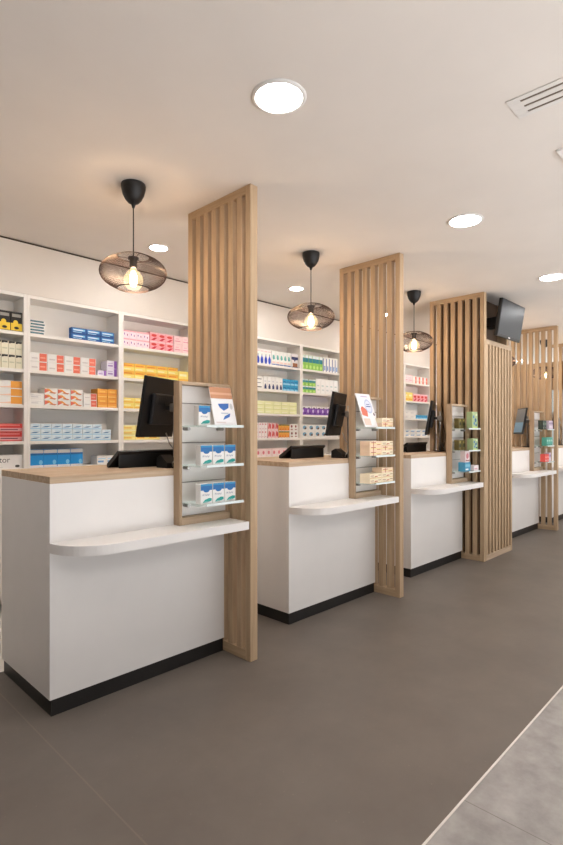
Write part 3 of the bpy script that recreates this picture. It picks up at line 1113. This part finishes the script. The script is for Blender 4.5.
def leaflet(loc, w, h, lean, prints, label, name='leaflet', rotz=0.0, thick=0.0012):
    me = carton_mesh(w, thick, h, (244, 242, 242), prints, name)
    o = put(name, me, loc, label, 'leaflet', None, rotz)
    o.rotation_euler = (radians(-lean), 0, rotz)
    return o


leaflet((ENDS[0] - 0.118, YC - 0.160, ZG[2] + 0.0012), 0.160, 0.226, 15,
        [r(0, .70, 1, 1, (206, 148, 112)), r(0, .8, 1, .86, (226, 178, 146)), p([(.28, .56), (.78, .58), (.74, .46), (.5, .38), (.34, .46)], (64, 112, 186)),
         p([(.4, .14), (.72, .22), (.78, .32), (.5, .24)], (64, 112, 186)), r(.36, .3, .7, .33, (190, 196, 210)), e(.87, .5, .07, .08, (206, 206, 206)), r(.08, .06, .5, .09, (226, 214, 210))],
        'white leaflet with orange top and blue print leaning beside the single box')

# second stand: cream boxes in layers and a booklet
CB = ((248, 234, 204), [r(0, .0, 1, .12, (226, 190, 120)), r(.06, .5, .34, .62, (170, 120, 84)), r(.42, .3, .66, .5, (206, 120, 90)), r(.72, .55, .95, .7, (180, 140, 96)), r(0, .86, 1, 1, (250, 236, 200)), r(.1, .22, .5, .3, (200, 166, 130))])
CB2 = ((248, 220, 190), [r(.0, .4, 1, .55, (244, 226, 150)), r(.1, .65, .5, .8, (190, 110, 80)), r(.6, .2, .9, .34, (200, 120, 84)), r(.28, 0, .33, 1, (200, 96, 60))])
cb = carton_mesh(0.158, 0.09, 0.036, *CB)
cb2 = carton_mesh(0.158, 0.09, 0.036, *CB2)
G1 = 'cream and peach boxes on the second display stand'
for tier, nm, layers in ((0, 'lower', 3), (1, 'middle', 3), (2, 'upper', 3)):
    for j in range(layers):
        for i in range(2):
            if tier == 0 and j == 2 and i == 0:
                continue
            if tier == 2 and (i == 0 or j == 2):
                continue
            x = (-0.268, -0.107)[i]
            me = cb2 if (tier == 1 and i == 0) or (tier + j) % 3 == 2 else cb
            what = 'peach' if me is cb2 else 'cream'
            pos = ['bottom', 'middle', 'top'][j]
            side = '' if tier == 2 else (' left' if i == 0 else ' right')
            on_stand(1, me, x, -0.185, tier, f'flat {what} box, {pos} of the{side} stack on the {nm} shelf of the second stand', group=G1, z=j * 0.0366)
leaflet((ENDS[1] - 0.262, YC - 0.150, ZG[2] + 0.003), 0.185, 0.275, 20,
        [p([(.05, .35), (.42, .3), (.5, .5), (.2, .62), (.06, .55)], (226, 120, 96)), e(.66, .62, .26, .22, (196, 206, 230)), e(.66, .62, .2, .17, (226, 230, 242)), r(.5, .6, .82, .63, (96, 110, 160)), r(.54, .67, .78, .69, (96, 110, 160)), r(.3, .9, .75, .93, (206, 190, 216)), e(.9, .38, .05, .05, (120, 90, 100)), r(.05, .05, .5, .25, (230, 206, 190))],
        'white booklet with orange picture and blue badge leaning on the second stand', 'booklet', thick=0.006)

# third stand
GB = ((168, 190, 140), [e(.25, .7, .14, .1, (70, 120, 170)), e(.6, .5, .2, .12, (60, 110, 150)), e(.35, .3, .16, .1, (90, 140, 180)), e(.75, .82, .14, .08, (230, 236, 200)), r(.0, .0, 1, .08, (196, 220, 120)), e(.7, .2, .14, .08, (40, 90, 130))])
g1 = carton_mesh(0.12, 0.06, 0.165, *GB)
g2 = carton_mesh(0.11, 0.06, 0.115, *GB)
OL = carton_mesh(0.06, 0.05, 0.10, (110, 98, 52), [r(.1, .3, .9, .6, (60, 56, 30)), e(.5, .8, .2, .1, (170, 150, 80))])
BP = carton_mesh(0.12, 0.07, 0.09, (70, 150, 186), [r(.05, .5, .9, .8, (120, 190, 214)), r(.1, .15, .6, .3, W)])
PKB = carton_mesh(0.10, 0.05, 0.11, (226, 206, 206), [e(.5, .55, .3, .26, (206, 120, 130)), r(.1, .1, .9, .2, (160, 90, 100))])
WP = carton_mesh(0.11, 0.06, 0.055, (240, 228, 228), [r(.1, .3, .7, .5, (226, 170, 180))])
on_stand(2, g1, -0.115, -0.185, 2, 'tall green pack with blue spots on the upper shelf beside the column')
on_stand(2, g2, -0.105, -0.185, 1, 'shorter green pack with blue spots on the middle shelf beside the column')
for i in range(2):
    on_stand(2, OL, -0.26 + 0.075 * i, -0.10, 2, f'olive pack, {["left", "right"][i]} of two on the upper shelf beside the column', group='olive packs on the third stand')
    on_stand(2, OL, -0.26 + 0.075 * i, -0.10, 1, f'olive pack, {["left", "right"][i]} of two on the middle shelf beside the column', group='olive packs on the third stand')
on_stand(2, BP, -0.235, -0.165, 0, 'blue pack on the lower shelf of the stand beside the column')
on_stand(2, PKB, -0.232, -0.16, 0, 'white pack with pink circle standing on the blue pack', z=0.0905)
on_stand(2, WP, -0.085, -0.185, 0, 'low white and pink pack on the lower shelf beside the column')

# fourth stand
DG = carton_mesh(0.062, 0.06, 0.115, (52, 66, 60), [r(.1, .5, .9, .75, (110, 130, 112)), r(.1, .1, .6, .2, (140, 140, 120))])
LG = carton_mesh(0.075, 0.06, 0.115, (206, 190, 204), [r(.1, .55, .9, .8, (150, 130, 160)), r(.2, .2, .8, .35, (236, 226, 232))])
TL = carton_mesh(0.075, 0.06, 0.11, (84, 168, 150), [r(.1, .5, .9, .72, (160, 206, 190)), r(.1, .1, .8, .2, (40, 110, 100))])
RP = carton_mesh(0.075, 0.06, 0.10, (226, 84, 76), [r(.1, .5, .9, .7, (244, 150, 140)), r(.2, .15, .7, .25, (250, 220, 216))])
for i in range(2):
    on_stand(3, DG, -0.275 + 0.068 * i, -0.15, 2, f'dark green pack, {["left", "right"][i]} of two on the farthest display stand', group='dark green packs on the farthest stand')
    on_stand(3, LG, -0.128 + 0.08 * i, -0.18, 2, f'grey lilac pack, {["left", "right"][i]} of two on the farthest display stand', group='lilac packs on the farthest stand')
for i in range(3):
    on_stand(3, TL, -0.22 + 0.08 * i, -0.18, 1, f'teal pack, {["left", "middle", "right"][i]} of three on the farthest display stand', group='teal packs on the farthest stand')
for i in range(3):
    on_stand(3, RP if i < 2 else LG, -0.285 + 0.08 * i, -0.18, 0,
             f'red pack, {["left", "right"][i]} of two on the farthest display stand' if i < 2 else 'grey lilac pack beside the red packs on the farthest stand', group='red packs on the farthest stand' if i < 2 else None)

# ------------------------------------------------------------------ light: the shop's lamps and the added ones (above), and daylight through a front left open for it
# behind the camera: the sky, and an added, unseen sunlit pavement that throws light up to the ceiling
b = MB(); b.box(-14, 11.75, -16, -2.21, -0.14, -0.02, mat('pavement_stone', (208, 207, 208), 0.9, noise=0.05, nscale=3))
b.box(11.75, 26, -16, 12, -0.14, -0.02, mat('pavement_stone', (208, 207, 208)))
struct(b, 'ground')
sd = bpy.data.lights.new('Sun', 'SUN')
sd.energy = 15.0
sd.angle = radians(1.0)
sd.color = (0.96, 0.98, 1.0)
so = bpy.data.objects.new('Sun', sd)
C.objects.link(so)
so.rotation_euler = (radians(32), 0, radians(8))
w = bpy.data.worlds.new('World')
sc.world = w
w.use_nodes = True
w.node_tree.nodes['Background'].inputs['Color'].default_value = lin((246, 250, 255))
w.node_tree.nodes['Background'].inputs['Strength'].default_value = 0.55

# ------------------------------------------------------------------ camera
cam = bpy.data.cameras.new('Camera')
co = bpy.data.objects.new('Camera', cam)
C.objects.link(co)
co.location = (0, 0, 1.31)
co.rotation_euler = (radians(90), 0, radians(-(90 - 44.19)))
cam.sensor_fit = 'VERTICAL'
cam.sensor_height = 36
cam.lens = 36 * 520.0 / 845.0
cam.shift_y = 9.5 / 845.0
cam.clip_start = 0.05
sc.camera = co
sc.view_settings.view_transform = 'Standard'
sc.view_settings.look = 'None'
sc.view_settings.gamma = 1
sc.view_settings.exposure = 0.2
